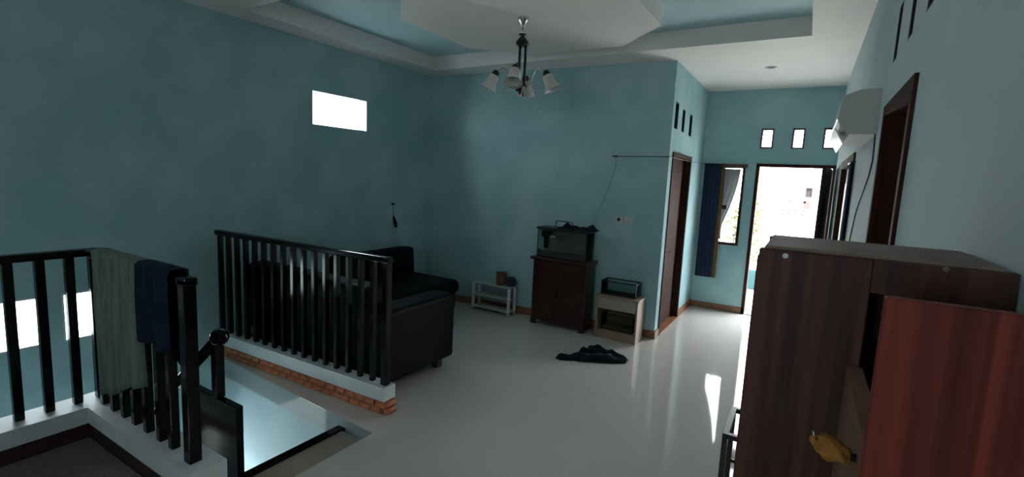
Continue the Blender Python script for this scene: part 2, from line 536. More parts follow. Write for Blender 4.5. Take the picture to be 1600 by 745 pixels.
# lace curtain hanging outside the panes, drawn aside
bm = BM()
rows, cols = 14, 18
g = []
for j in range(rows + 1):
    t = j / rows
    right = -0.775 - 0.20 * (0.15 + 0.85 * min(1, (t * 1.25)) ** 1.6)
    row = []
    for i in range(cols + 1):
        s = i / cols
        x = -1.19 + (right + 1.19) * s
        row.append(bm.verts.new((x, YF + .085 + .008 * math.sin(s * 34 + t * 2), 1.95 - t * 0.97)))
    g.append(row)
for j in range(rows):
    for i in range(cols):
        fc = bm.faces.new((g[j][i], g[j][i + 1], g[j + 1][i + 1], g[j + 1][i]))
        fc.smooth = True
lace = link('lace_curtain', bm, M['lace'])
md = lace.modifiers.new('thickness', 'SOLIDIFY')
md.thickness = .002
tag(lace, 'white lace curtain gathered aside in the narrow window', 'curtain')


def pleats(name, x0, x1, y, z0, z1, n, amp, m, axis='x', parent=None, thick=.004, topgather=0.0):
    bm = BM()
    cols, rows = n * 6, 8
    g = []
    for j in range(rows + 1):
        t = j / rows
        row = []
        for i in range(cols + 1):
            s = i / cols
            u = x0 + (x1 - x0) * s
            w = y + amp * math.sin(s * n * 2 * math.pi + .6 * math.sin(t * 3)) * (0.7 + 0.3 * t)
            z = z1 + (z0 - z1) * t
            row.append(bm.verts.new((u, w, z) if axis == 'x' else (w, u, z)))
        g.append(row)
    for j in range(rows):
        for i in range(cols):
            f = bm.faces.new((g[j][i], g[j][i + 1], g[j + 1][i + 1], g[j + 1][i]))
            f.smooth = True
    o = link(name, bm, m, parent)
    md = o.modifiers.new('thickness', 'SOLIDIFY')
    md.thickness = thick
    return o


C1 = empty('window_curtain', (-1.12, YF - .06, 0.45), 'navy blue curtain with a brown edge hanging over the narrow window', 'curtain')
pleats('curtain_cloth', -1.243, -1.03, YF - .055, 0.452, 2.0, 4, .013, M['curtain'], parent=C1)
pleats('edge_trim', -1.028, -0.98, YF - .052, 0.455, 1.985, 1, .008, M['curtain_trim'], parent=C1)
bm = BM()
tube(bm, [(-1.26, YF - .055, 2.005), (-0.97, YF - .055, 2.005)], .006)
link('curtain_rod', bm, M['dark_metal'], C1)

# vents in the front wall
for k, (x0, x1) in enumerate(((-0.60, -0.45), (-0.245, -0.105), (0.09, 0.235))):
    bm = BM()
    frame_bars(bm, 'y', YF, x0, x1, 2.22, 2.475, .02, (-0.01, 0.12))
    f = tag(link('vent_frame', bm, M['vent_frame']), ('leftmost of the three small brown framed vents above the front door', 'middle one of the three small brown framed vents above the front door', 'small brown framed vent half hidden by the air conditioner')[k], 'vent', 'framed vents above the front door')
    boxobj('pane', (x0 + .02, YF + .05, 2.24), (x1 - .02, YF + .054, 2.455), M['pane'], f)
    bm = BM()
    for q in range(3):
        z = 2.36 + q * .035
        box(bm, (x0 + .02, YF + .06, z), (x1 - .02, YF + .066, z + .012))
    link('louvre', bm, M['white_plastic'], f)

# slots: lined with dark boards
for k, (y0, y1, z0, z1) in enumerate(((5.39, 5.545, 2.295, 2.575), (5.735, 5.875, 2.295, 2.545), (6.125, 6.28, 2.285, 2.54))):
    bm = BM()
    frame_bars(bm, 'x', XC, y0, y1, z0, z1, .012, (-0.12, -0.002))
    box(bm, (XC - .125, y0, z0), (XC - .12, y1, z1))
    tag(link('wall_slot', bm, M['slot_lining']), ('dark vent slot above the corridor door, nearest the corner edge', 'dark vent slot above the corridor door, middle of the three', 'dark vent slot above the corridor door, nearest the front wall')[k], 'vent', 'slots above the corridor door')
for k, (y0, y1) in enumerate(((1.97, 2.08), (2.325, 2.435), (2.70, 2.82))):
    bm = BM()
    frame_bars(bm, 'x', XR, y0, y1, 2.285, 2.53, .012, (0.002, 0.12))
    box(bm, (XR + .12, y0, 2.285), (XR + .125, y1, 2.53))
    tag(link('wall_slot', bm, M['slot_lining']), ('dark vent slot over the nearer brown doorway, cut by the top edge', 'dark vent slot over the nearer brown doorway, middle of the three', 'dark vent slot over the nearer brown doorway, closest to the air conditioner')[k], 'vent', 'slots above the nearer doorway')

# ------------------------------------------------------------------ doors
# front door: frame and the leaf folded back
bm = BM()
box(bm, (-0.615, YF - .012, 0), (-0.575, YF + .12, 2.0))
box(bm, (0.232, YF - .012, 0), (0.2625, YF + .12, 2.0))
box(bm, (-0.615, YF - .012, 1.985), (0.2625, YF + .12, 2.025))
D1 = struct('door_1', bm, M['dark_frame'], 'open front doorway with brown frame and blinding daylight outside', 'door')
bm = BM()
a = math.radians(-6.5)
box(bm, (0.197, YF - .84, 0.012), (0.230, YF - .03, 1.97), rot=(0, 0, a), about=(0.230, YF - .03, 1))
L1 = link('door_leaf', bm, mat('shaded_front_door_wood'.replace('shaded_', ''), (0.040, 0.022, 0.024), 0.75, spec=0.1, var=0.3, scale=5, stretch=(9, 9, .8)), D1)
bm = BM()
for z0, z1 in ((.15, .85), (1.0, 1.82)):
    box(bm, (0.191, YF - .72, z0), (0.197, YF - .15, z1), rot=(0, 0, a), about=(0.230, YF - .03, 1))
link('raised_panel', bm, L1.data.materials[0], L1)
bm = BM()
tube(bm, [(0.125, YF - .78, 1.0), (0.08, YF - .78, 1.0), (0.088, YF - .69, 1.0)], .009)
link('door_handle', bm, M['chrome'], L1)
boxobj('threshold', (-0.575, YF - .01, 0.0), (0.232, YF + .18, 0.012), M['terrace'], D1)


def door_x(name, x, side, y0, y1, z1, label, leafm, depth=.09, fw=.045, proud=.012):
    """frame in a wall at x whose hidden side is +side"""
    bm = BM()
    d = sorted((x - side * proud, x + side * depth))
    box(bm, (d[0], y0, 0), (d[1], y0 + fw, z1))
    box(bm, (d[0], y1 - fw, 0), (d[1], y1, z1))
    box(bm, (d[0], y0 + fw, z1 - fw), (d[1], y1 - fw, z1))
    D = struct(name, bm, M['dark_frame'], label, 'door')
    lx = sorted((x + side * (depth - .02), x + side * (depth + .02)))
    leaf = boxobj('door_leaf', (lx[0], y0 + fw, .01), (lx[1], y1 - fw, z1 - fw), leafm, D)
    bm = BM()
    fx = lx[0] if side > 0 else lx[1]
    for a, b in ((.15, .9), (1.05, z1 - .2)):
        box(bm, (min(fx, fx - side * .008), y0 + fw + .12, a), (max(fx, fx - side * .008), y1 - fw - .12, b), bevel=.003, seg=1)
    link('raised_panel', bm, leafm, leaf)
    bm = BM()
    hy = y0 + fw + .07
    tube(bm, [(fx, hy, 1.0), (fx - side * .045, hy, 1.0), (fx - side * .045, hy + .1, 1.0)], .009)
    link('door_handle', bm, M['chrome'], leaf)
    return D


door_x('door_2', XC, -1, 5.44, 6.40, 2.05, 'dark brown door in the corridor wall below three slots', M['leaf'])
door_x('door_3', XR, 1, 2.03, 2.775, 2.09, 'dark brown doorway in the side wall above the tall cabinet', M['leaf'])
door_x('door_4', XR, 1, 4.27, 5.78, 1.99, 'brown framed doorway under the air conditioner', M['inner_white'], depth=.055, fw=.07)  # cream leaf stands in for the bright room seen through the doorway
boxobj('threshold', (XC - .12, 5.485, 0.0), (XC + .02, 6.355, 0.015), M['skirting'], bpy.data.objects['door_2'])
C2 = empty('door_curtain', (XR - .022, 4.5, 0.3), 'narrow gathered dark blue door curtain under the air conditioner', 'curtain')
pleats('curtain_cloth', 4.22, 4.40, XR - .022, 0.3, 1.915, 2, .006, M['curtain'], axis='y', parent=C2)
bm = BM()
tube(bm, [(XR - .022, 4.18, 1.918), (XR - .022, 4.55, 1.918)], .005)
tube(bm, [(XR - .022, 4.18, 1.918), (XR, 4.18, 1.918)], .004)
tube(bm, [(XR - .022, 4.55, 1.918), (XR - .0, 4.55, 1.918)], .004)
link('curtain_rod', bm, M['dark_metal'], C2)

# ------------------------------------------------------------------ plinths with brick facing
RA, RB = Vector((-4.43, 2.315, 0)), Vector((-2.375, 2.385, 0))     # centre line of the long railing
dr = (RB - RA).normalized()
nr = Vector((-dr.y, dr.x, 0))


def strip_poly(A, B, off0, off1):
    d = (B - A).normalized()
    n = Vector((-d.y, d.x, 0))
    return [(v.x, v.y) for v in (A + n * off0, B + n * off0, B + n * off1, A + n * off1)]


bm = BM()
prism(bm, strip_poly(RA, RB - dr * .012, -0.045, 0.045), 0, 0.10)
TR1 = struct('trim_1', bm, M['mortar'], 'low plinth faced with orange brick under the long black railing', 'plinth')
bm = BM()
prism(bm, strip_poly(RA, RB, -0.058, 0.055), 0.10, 0.20)
link('plinth_cap', bm, M['plinth'], TR1)
# bricks: two courses, each piece its own object sharing two meshes
brick_me = []
for s in range(3):
    bm = BM()
    box(bm, (-.047, -.012, -.0205), (.047, .012, .0205), bevel=.004, seg=1)
    for v in bm.verts:
        v.co += Vector((random.uniform(-.004, .004), random.uniform(-.004, .004), random.uniform(-.003, .003)))
    bmesh.ops.recalc_face_normals(bm, faces=bm.faces[:])
    me = bpy.data.meshes.new('brick')
    bm.to_mesh(me)
    bm.free()
    me.materials.append(M['brick'])
    brick_me.append(me)


def brick_row(A, B, off, z, shift, parent):
    d = (B - A).normalized()
    n = Vector((-d.y, d.x, 0))
    L = (B - A).length
    t = shift
    while t < L - .02:
        o = bpy.data.objects.new('brick', random.choice(brick_me))
        COL.objects.link(o)
        o.parent = parent
        p = A + d * t + n * (off + random.uniform(-.005, .004))
        o.location = (p.x, p.y, z)
        o.rotation_euler = (0, 0, math.atan2(d.y, d.x) + random.uniform(-.03, .03))
        t += 0.101


brick_row(RA, RB, -0.046, 0.024, 0.05, TR1)
brick_row(RA, RB, -0.046, 0.073, 0.10, TR1)
E0 = RB + nr * -0.045
E1 = RB + nr * 0.045
for z in (.024, .073):
    brick_row(E0, E1, -0.004, z, .045, TR1)

bm = BM()
S1a, S1b, S2b = (-3.58, -0.6), (-3.58, 1.085), (-2.40, 1.085)
prism(bm, [(-3.78, -0.6), (-3.60, -0.6), (-3.60, 1.105), (-2.42, 1.105), (-2.42, 1.25), (-3.78, 1.25)], 0, 0.10)
TR2 = struct('trim_2', bm, M['mortar'], 'L shaped plinth under the railing that carries the towels', 'plinth')
bm = BM()
prism(bm, [(-3.80, -0.6), (-3.58, -0.6), (-3.58, 1.085), (-2.40, 1.085), (-2.40, 1.27), (-3.80, 1.27)], 0.10, 0.20)
link('plinth_cap', bm, M['plinth'], TR2)
for z in (.024, .073):
    brick_row(Vector((-2.42, 1.12, 0)), Vector((-2.42, 1.25, 0)), 0.0, z, .05, TR2)
bm = BM()
prism(bm, [(-3.60, -0.6), (-3.588, -0.6), (-3.588, 1.093), (-2.42, 1.093), (-2.42, 1.105), (-3.60, 1.105)], 0, 0.099)
link('skirting_tile', bm, mat('dark_brown_tile', (0.045, 0.022, 0.016), 0.5, var=0.3, scale=9), TR2)
MT = boxobj('floor_mat', (-3.584, -0.5, 0.0), (-2.42, 1.090, 0.010), mat('dark_brown_mat', (0.20, 0.18, 0.155), 0.95, spec=0.1, var=0.3, scale=60, bump=0.3), bevel=.004)
tag(MT, 'dark brown floor mat inside the corner of the towel railing', 'mat')

# ------------------------------------------------------------------ long railing
ZP, ZR = 0.20, 1.095


def baluster(bm, x, y, z0, z1, h=.018, rz=0.0):
    box(bm, (x - h, y - h, z0), (x + h, y + h, z1), rot=(0, 0, rz), bevel=.004, seg=1)


RL1 = empty('stair_railing', (-3.4, 2.35, ZP), 'long black wooden railing on the brick plinth in front of the sofas', 'railing')
ang = math.atan2(dr.y, dr.x)
nb = 17
first = True
proto = None
for k in range(nb):
    t = (k + 0.35) / (nb - 1 + 0.7)
    p = RA + (RB - RA) * t
    end = k == nb - 1
    bm = BM()
    h = .026 if end else .0185
    baluster(bm, 0, 0, 0, ZR - .02 - ZP, h, ang)
    if proto is None or end:
        o = link('newel_post' if end else 'baluster', bm, M['black_wood'], RL1)
        if not end:
            proto = o
    else:
        bm.free()
        o = proto.copy()
        COL.objects.link(o)
        o.parent = RL1
    o.location = Vector((p.x, p.y, ZP)) - RL1.location
bm = BM()
mid = (RA + RB) / 2
L = (RB - RA).length
box(bm, (mid.x - L / 2, mid.y - .032, ZR - .022), (mid.x + L / 2 - .01, mid.y + .032, ZR + .022), rot=(0, 0, ang), bevel=.012, seg=3)
link('handrail', bm, M['black_wood'], RL1)

# ------------------------------------------------------------------ corner railing with towels
RL2 = empty('stair_railing', (-3.69, 1.17, ZP), 'black wooden corner railing with a towel and a navy cloth over it', 'railing')
ZR2 = 1.13
pts = []
for k in range(12):
    pts.append((-3.69, 1.075 - .131 * k))
for x in (-3.56, -3.42, -3.28, -3.14, -2.995, -2.845, -2.715):
    pts.append((x, 1.17))
proto = None
for x, y in pts:
    if proto is None:
        bm = BM()
        baluster(bm, 0, 0, 0, ZR2 - ZP - .02, .0215)
        o = proto = link('baluster', bm, M['black_wood'], RL2)
    else:
        o = proto.copy()
        COL.objects.link(o)
        o.parent = RL2
    o.location = Vector((x, y, ZP)) - RL2.location
bm = BM()
baluster(bm, -3.69, 1.19, ZP, ZR2, .024)
link('newel_post', bm, M['black_wood'], RL2)
bm = BM()
baluster(bm, -2.515, 1.165, ZP, ZR2 + .01, .030)
link('newel_post', bm, M['black_wood'], RL2)
boxobj('handrail', (-3.725, -0.55, ZR2 - .025), (-3.655, 1.225, ZR2 + .02), M['black_wood'], RL2, bevel=.012, seg=3)
boxobj('handrail', (-3.655, 1.135, ZR2 - .025), (-2.475, 1.20, ZR2 + .02), M['black_wood'], RL2, bevel=.012, seg=3)

# ------------------------------------------------------------------ stairs
bm = BM()
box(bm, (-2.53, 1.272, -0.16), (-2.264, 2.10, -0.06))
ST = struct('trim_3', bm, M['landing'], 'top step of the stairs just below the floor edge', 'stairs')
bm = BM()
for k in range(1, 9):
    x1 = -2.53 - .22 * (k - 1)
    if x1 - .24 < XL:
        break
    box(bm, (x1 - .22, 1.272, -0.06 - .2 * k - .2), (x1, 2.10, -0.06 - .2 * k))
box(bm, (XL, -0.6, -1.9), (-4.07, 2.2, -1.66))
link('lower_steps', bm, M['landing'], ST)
boxobj('nosing', (-2.60, 1.42, -0.105), (-2.53, 2.13, -0.05), M['black_wood'], ST, bevel=.006)
SR = empty('handrail_stand', (-2.6, 1.44, -0.06), 'black sloping stair handrail with round end rising from a dark side board', 'handrail')
boxobj('side_board', (-3.06, 1.415, -0.45), (-2.567, 1.455, 0.365), M['black_wood'], SR, bevel=.004)
bm = BM()
baluster(bm, -2.79, 1.44, 0.36, 0.68, .026)
link('newel_post', bm, M['black_wood'], SR)
bm = BM()
a0, a1 = Vector((-2.765, 1.44, 0.722)), Vector((-3.95, 1.44, -0.23))
tube(bm, [a0, a0 + (a1 - a0) * .5, a1], .032, 10)
link('handrail', bm, M['black_wood'], SR)
bm = BM()
bmesh.ops.create_icosphere(bm, subdivisions=2, radius=.052, matrix=Matrix.Translation(a0 + Vector((.0, 0, .0))))
for f in bm.faces:
    f.smooth = True
link('ball_end', bm, M['black_wood'], SR)
bm = BM()
for x in (-3.05, -3.33, -3.61, -3.89):
    zt = 0.722 + (x + 2.765) * .803
    box(bm, (x - .018, 1.425, zt - .9), (x + .018, 1.455, zt))
link('spindles', bm, M['black_wood'], SR)


# ------------------------------------------------------------------ towels
def drape(name, x0, x1, y, ztop, zfront, zback, amp, waves, m, label, cat, seed=0, hem=0.0, gap=.048, narrow=(0, 0)):
    rnd = random.Random(seed)
    bm = BM()
    cols, rows = 30, 26
    ph = rnd.uniform(0, 6)
    g = []
    for j in range(rows + 1):
        row = []
        for i in range(cols + 1):
            s = i / cols
            fz = zfront[0] + (zfront[1] - zfront[0]) * s
            lenf, lenb, arc = ztop - fz, ztop - zback, .12
            tot = lenf + lenb + arc
            q = j / rows * tot
            if q < lenf:                 # front sheet, from the hem upwards
                zz, side, k = fz + q, -1, 1 - q / lenf
            elif q < lenf + arc:
                th = (q - lenf) / arc * math.pi
                zz, side, k = ztop + math.sin(th) * .012, -math.cos(th), 0
            else:
                zz, side, k = ztop - (q - lenf - arc), 1, (q - lenf - arc) / max(lenb, .01)
            w = amp * math.sin(s * waves * 2 * math.pi + ph + .5 * math.sin(zz * 5 + ph)) * (0.25 + 0.75 * min(1, k * 2.5))
            w += amp * .35 * math.sin(s * waves * 4.7 + ph * 2) * k
            x = x0 + (x1 - x0) * s + k * (narrow[0] * (1 - s) - narrow[1] * s)
            row.append(bm.verts.new((x, y + side * gap + (w if side < 0 else w * .3), zz + (.012 * math.sin(s * 9 + ph) * (k > .9)))))
        g.append(row)
    for j in range(rows):
        for i in range(cols):
            f = bm.faces.new((g[j][i], g[j][i + 1], g[j + 1][i + 1], g[j + 1][i]))
            f.smooth = True
    o = link(name, bm, m)
    md = o.modifiers.new('thickness', 'SOLIDIFY')
    md.thickness = .006
    return tag(o, label, cat)


drape('bath_towel', -3.515, -2.945, 1.167, 1.165, (0.30, 0.50), 0.75, .022, 5, M['towel'], 'long grey green towel hanging over the corner of the railing', 'towel', 3, narrow=(.07, -.02))
drape('folded_cloth', -2.938, -2.60, 1.167, 1.168, (0.76, 0.75), 0.65, .010, 3, M['navy'], 'short navy cloth folded over the railing beside the end post', 'cloth', 5, gap=.05)

# ------------------------------------------------------------------ sofas
S1 = empty('sofa', (-3.4, 2.95, 0), 'black leather sofa with a tall square arm, its back to the long railing', 'sofa')
boxobj('base', (-4.30, 2.55, 0.09), (-2.78, 3.30, 0.34), M['leather'], S1, bevel=.03, seg=3)
boxobj('backrest', (-4.33, 2.50, 0.20), (-2.76, 2.72, 0.82), M['leather'], S1, bevel=.06, seg=4)
o = boxobj('armrest', (-2.80, 2.52, 0.09), (-2.56, 3.355, 0.665), M['leather'], S1, bevel=.035, seg=4)
for k in range(2):
    x = -4.28 + k * .75
    boxobj('seat_cushion', (x, 2.70, 0.33), (x + .735, 3.36, 0.46), M['leather'], S1, bevel=.045, seg=4)
for x, y in ((-2.66, 3.24), (-2.66, 2.60), (-4.2, 3.2), (-4.2, 2.62)):
    boxobj('foot', (x - .035, y - .035, 0), (x + .035, y + .035, .095), M['sofa_foot'], S1, bevel=.006, seg=1)
S2 = empty('sofa', (-3.95, 4.0, 0), 'low black leather armless sofa against the long teal wall', 'sofa')
boxobj('base', (-4.36, 3.45, 0.08), (-3.52, 4.62, 0.30), M['leather'], S2, bevel=.03, seg=3)
boxobj('backrest', (-4.40, 3.45, 0.20), (-4.16, 4.60, 0.765), M['leather'], S2, bevel=.05, seg=4, rot=(0, math.radians(-4), 0))
boxobj('seat_cushion', (-4.22, 3.46, 0.28), (-3.46, 4.63, 0.45), M['leather'], S2, bevel=.07, seg=5)
for x, y in ((-3.58, 4.55), (-3.58, 3.52), (-4.3, 4.55), (-4.3, 3.52)):
    boxobj('foot', (x - .03, y - .03, 0), (x + .03, y + .03, .085), M['sofa_foot'], S2, bevel=.006, seg=1)

# ------------------------------------------------------------------ trolley and pots
TQ = math.radians(1.5)
TRL = empty('shelf_trolley', (-3.27, 5.06, 0), 'low white three tier shelf against the teal wall beside the dark cabinet', 'shelf unit')
tx0, tx1, tyf, tyb = -3.56, -2.985, 4.985, 5.165
for z in (0.03, 0.185, 0.335):
    bm = BM()
    box(bm, (tx0, tyf, z), (tx1, tyb, z + .018), bevel=.006, seg=2)
    s = link('shelf', bm, M['trolley_shelf'] if z > .3 else M['warm_white'], TRL)
for x, y in ((tx0 + .02, tyf + .02), (tx1 - .02, tyf + .02), (tx0 + .02, tyb - .02), (tx1 - .02, tyb - .02)):
    bm = BM()
    tube(bm, [(x, y, .0), (x, y, .03), (x, y, .336)], [.017, .020, .020], 10)
    link('leg', bm, M['white_plastic'], TRL)
bm = BM()
lathe(bm, [(.055, 0), (.062, .005), (.066, .06), (.066, .13), (.070, .145), (.064, .15), (.060, .13), (.058, .01)], 20, Matrix.Translation((-3.17, 5.08, .353)))
P1 = tag(link('clay_jar', bm, M['pot']), 'brown jar with a reddish rim on top of the white shelf unit', 'jar')
bm = BM()
lathe(bm, [(.067, .0), (.071, .004), (.071, .016), (.066, .02)], 20, Matrix.Translation((-3.17, 5.08, .353 + .135)), cap=False)
link('rim', bm, mat('reddish_brown_rim', (0.17, 0.055, 0.035), 0.5), P1)
bm = BM()
lathe(bm, [(.045, 0), (.052, .004), (.058, .05), (.055, .10), (.058, .105), (.050, .108), (.046, .02)], 20, Matrix.Translation((-3.045, 5.10, .353)))
P2 = tag(link('enamel_mug', bm, M['bowl']), 'dark blue mug standing behind the brown jar', 'mug')
bm = BM()
tube(bm, [(-3.045 + .052 + .035 * math.sin(a * math.pi / 6), 5.09, .353 + .055 + .035 * math.cos(a * math.pi / 6)) for a in range(7)], .006, 6)
link('mug_handle', bm, M['bowl'], P2)

# ------------------------------------------------------------------ aquarium cabinet
AC_ = empty('aquarium_cabinet', (-2.31, 5.08, 0), 'dark red brown wooden cabinet carrying the aquarium', 'cabinet')
cr = Matrix.Rotation(math.radians(-0.8), 4, 'Z')
ab = (-2.31, 5.08, 0)
kw = dict(rot=cr, about=ab)
boxobj('carcass', (-2.655, 4.945, 0.06), (-1.985, 5.18, 0.765), M['stand'], AC_, bevel=.004, seg=1, **kw)
boxobj('top_board', (-2.69, 4.915, 0.765), (-1.955, 5.195, 0.80), M['stand'], AC_, bevel=.008, **kw)
for k in range(2):
    x = -2.645 + k * .33
    d = boxobj('door', (x, 4.928, 0.09), (x + .325, 4.945, 0.745), M['stand'], AC_, bevel=.004, seg=1, **kw)
    bm = BM()
    for a, b, c, e in ((x + .03, x + .06, .13, .70), (x + .265, x + .295, .13, .70), (x + .06, x + .265, .66, .70), (x + .06, x + .265, .13, .17)):
        box(bm, (a, 4.920, c), (b, 4.929, e), rot=cr, about=ab)
    link('door_moulding', bm, M['stand'], d)
    bm = BM()
    xx = x + (.30 if k == 0 else .025)
    bmesh.ops.create_icosphere(bm, subdivisions=2, radius=.011, matrix=Matrix.Translation((xx, 4.913, .43)))
    link('knob', bm, M['dark_metal'], d)
for x, y in ((-2.63, 4.965), (-2.01, 4.965), (-2.63, 5.19), (-2.01, 5.19)):
    bm = BM()
    box(bm, (x - .025, y - .025, 0), (x + .025, y + .025, .062), rot=cr, about=ab)
    link('foot', bm, M['stand'], AC_)


def tank(root, x0, x1, y0, y1, z0, z1, edge, t=.005):
    for nm, lo, hi in (('glass_panel', (x0, y0, z0), (x1, y0 + t, z1)), ('glass_panel', (x0, y1 - t, z0), (x1, y1, z1)),
                       ('glass_panel', (x0, y0 + t, z0), (x0 + t, y1 - t, z1)), ('glass_panel', (x1 - t, y0 + t, z0), (x1, y1 - t, z1)),
                       ('bottom_panel', (x0 + t, y0 + t, z0), (x1 - t, y1 - t, z0 + t))):
        boxobj(nm, lo, hi, M['tank_glass'], root)
    bm = BM()
    e = .0035
    for x in (x0, x1):
        for y in (y0, y1):
            box(bm, (x - e, y - e, z0), (x + e, y + e, z1))
    for y in (y0, y1):
        for z in edge:
            box(bm, (x0, y - e, z - .006), (x1, y + e, z + .006))
    for x in (x0, x1):
        for z in edge:
            box(bm, (x - e, y0, z - .006), (x + e, y1, z + .006))
    link('edge_trim', bm, M['dark_plastic'], root)


AQ = empty('aquarium', (-2.29, 5.07, 0.80), 'large glass aquarium with black lid on the dark cabinet', 'aquarium')
tank(AQ, -2.625, -2.02, 4.965, 5.18, 0.80, 1.125, (1.12,))
boxobj('backing', (-2.615, 5.166, 0.81), (-2.03, 5.172, 1.09), M['tank_back'], AQ)
boxobj('gravel_bed', (-2.615, 4.975, 0.807), (-2.03, 5.165, 0.85), M['gravel'], AQ)
boxobj('lid', (-2.64, 4.95, 1.125), (-1.985, 5.195, 1.148), M['dark_plastic'], AQ, bevel=.005)
bm = BM()
box(bm, (-2.60, 5.0, 1.03), (-2.49, 5.06, 1.10), bevel=.006)
box(bm, (-2.575, 5.02, .90), (-2.53, 5.05, 1.03))
link('filter', bm, M['dark_plastic'], AQ)
boxobj('filter_spout', (-2.50, 5.005, 1.03), (-2.44, 5.035, 1.05), M['white_plastic'], AQ, bevel=.004)
bm = BM()
tube(bm, [(-2.47, 5.1, 1.14), (-2.47, 5.1, 1.215), (-2.46, 5.1, 1.222), (-2.26, 5.1, 1.216), (-2.25, 5.1, 1.14)], .006, 6)
link('lamp_bracket', bm, M['dark_plastic'], AQ)
bm = BM()
tube(bm, [(-2.638, 5.05, .80), (-2.64, 5.05, .86), (-2.64, 5.05, .87)], [.018, .018, .012], 10)
tag(link('food_bottle', bm, M['dark_plastic']), 'tiny dark bottle squeezed beside the aquarium on the cabinet top', 'bottle')
# limp black cloth on the lid
bm = BM()
cols, rows = 26, 12
g = []
for j in range(rows + 1):
    row = []
    for i in range(cols + 1):
        s, t = i / cols, j / rows
        x, y = -2.40 + .44 * s, 4.955 + .235 * t
        env = max(0.0, math.sin(math.pi * t)) ** .5 * max(0.0, min(1, s * 5)) * min(1, (1 - s) * 8)
        z = 1.149 + env * (.030 + .022 * math.sin(s * 7 + 1) + .014 * math.sin(s * 17 + t * 9) + .010 * math.sin(t * 14 + s * 5)) + .001
        row.append(bm.verts.new((x, y, z)))
    g.append(row)
for j in range(rows):
    for i in range(cols):
        f = bm.faces.new((g[j][i], g[j][i + 1], g[j + 1][i + 1], g[j + 1][i]))
        f.smooth = True
o = link('crumpled_cloth', bm, M['black_cloth'])
o.modifiers.new('thickness', 'SOLIDIFY').thickness = .004
tag(o, 'crumpled black cloth thrown on the aquarium lid', 'cloth')

# ------------------------------------------------------------------ nightstand, small tanks
NS = empty('nightstand', (-1.62, 5.06, 0), 'small pale oak nightstand with an open bay beside the dark cabinet', 'nightstand')
nx0, nx1, ny0, ny1 = -1.845, -1.392, 4.935, 5.195
boxobj('side_panel', (nx0, ny0 + .006, 0), (nx0 + .018, ny1, .458), M['pine'], NS)
boxobj('side_panel', (nx1 - .018, ny0 + .006, 0), (nx1, ny1, .458), M['pine'], NS)
boxobj('top_board', (nx0 - .012, ny0 - .012, .458), (nx1 + .012, ny1 + .004, .478), M['pine'], NS, bevel=.003, seg=1)
boxobj('back_panel', (nx0 + .018, ny1 - .008, .05), (nx1 - .018, ny1, .458), M['pine'], NS)
boxobj('bottom_board', (nx0 + .018, ny0 + .012, .075), (nx1 - .018, ny1 - .008, .093), M['pine'], NS)
boxobj('kick_board', (nx0 + .018, ny0 + .02, .0), (nx1 - .018, ny0 + .034, .075), M['pine'], NS)
dw = boxobj('drawer', (nx0 + .018, ny0, .335), (nx1 - .018, ny0 + .016, .455), M['pine_front'], NS, bevel=.003, seg=1)
boxobj('drawer_box', (nx0 + .03, ny0 + .016, .345), (nx1 - .03, ny1 - .02, .44), M['pine'], dw)
AQ2 = empty('aquarium', (-1.63, 5.09, .478), 'small empty glass tank with black rim on the nightstand top', 'aquarium')
tank(AQ2, -1.825, -1.44, 5.0, 5.185, .479, .635, (.487, .627))
AQ3 = empty('aquarium', (-1.62, 5.08, .093), 'small glass tank kept inside the nightstand bay', 'aquarium')
tank(AQ3, -1.80, -1.45, 5.0, 5.17, .094, .27, (.262,))
bm = BM()
box(bm, (-1.79, 5.01, .10), (-1.46, 5.16, .125))
link('gravel_bed', bm, M['gravel'], AQ3)

# ------------------------------------------------------------------ garment on the floor
bm = BM()
caps = [((-1.85, 4.125), (-1.66, 4.235), .055, .045), ((-1.72, 4.22), (-1.46, 4.36), .085, .065), ((-1.66, 4.50), (-1.44, 4.45), .085, .075),
        ((-1.46, 4.36), (-1.385, 4.42), .085, .06), ((-1.735, 4.40), (-1.64, 4.44), .05, .06)]


def cap_h(x, y):
    h = 0
    for (a, b, r, hh) in caps:
        ax, ay = a
        bx, by = b
        t = max(0, min(1, ((x - ax) * (bx - ax) + (y - ay) * (by - ay)) / ((bx - ax) ** 2 + (by - ay) ** 2)))
        d = math.hypot(x - ax - t * (bx - ax), y - ay - t * (by - ay))
        if d < r:
            h = max(h, hh * (1 - (d / r) ** 2) ** .5)
    return h


st = .0125
vs = {}
nx, ny = 50, 42
for i in range(nx + 1):
    for j in range(ny + 1):
        x, y = -1.93 + i * st, 4.06 + j * st
        h = cap_h(x, y)
        if h > 0:
            h = h * (.74 + .26 * math.sin(x * 27 + 2 * math.sin(y * 17)) * math.sin(y * 25 + 2 * math.sin(x * 15))) + .004
        vs[i, j] = (x, y, h)
bv = {}
for i in range(nx):
    for j in range(ny):
        q = [(i, j), (i + 1, j), (i + 1, j + 1), (i, j + 1)]
        if any(vs[k][2] > 0 for k in q):
            for k in q:
                if k not in bv:
                    bv[k] = bm.verts.new((vs[k][0], vs[k][1], max(vs[k][2], 0.001)))
            f = bm.faces.new([bv[k] for k in q])
            f.smooth = True
GA = tag(link('dropped_garment', bm, M['black_cloth']), 'crumpled black garment lying on the open tiled floor', 'garment')
bm = BM()
for px, py, rx, ry in ((-1.47, 4.365, .022, .02), (-1.53, 4.33, .03, .008)):
    r = bmesh.ops.create_circle(bm, cap_ends=True, radius=1, segments=12)
    for v in r['verts']:
        x, y = px + v.co.x * rx, py + v.co.y * ry
        v.co = (x, y, cap_h(x, y) * (.74 + .26 * math.sin(x * 27 + 2 * math.sin(y * 17)) * math.sin(y * 25 + 2 * math.sin(x * 15))) + .008)
o = link('printed_patch', bm, M['print'], GA)
o['label'] = 'pale grey printed patch'

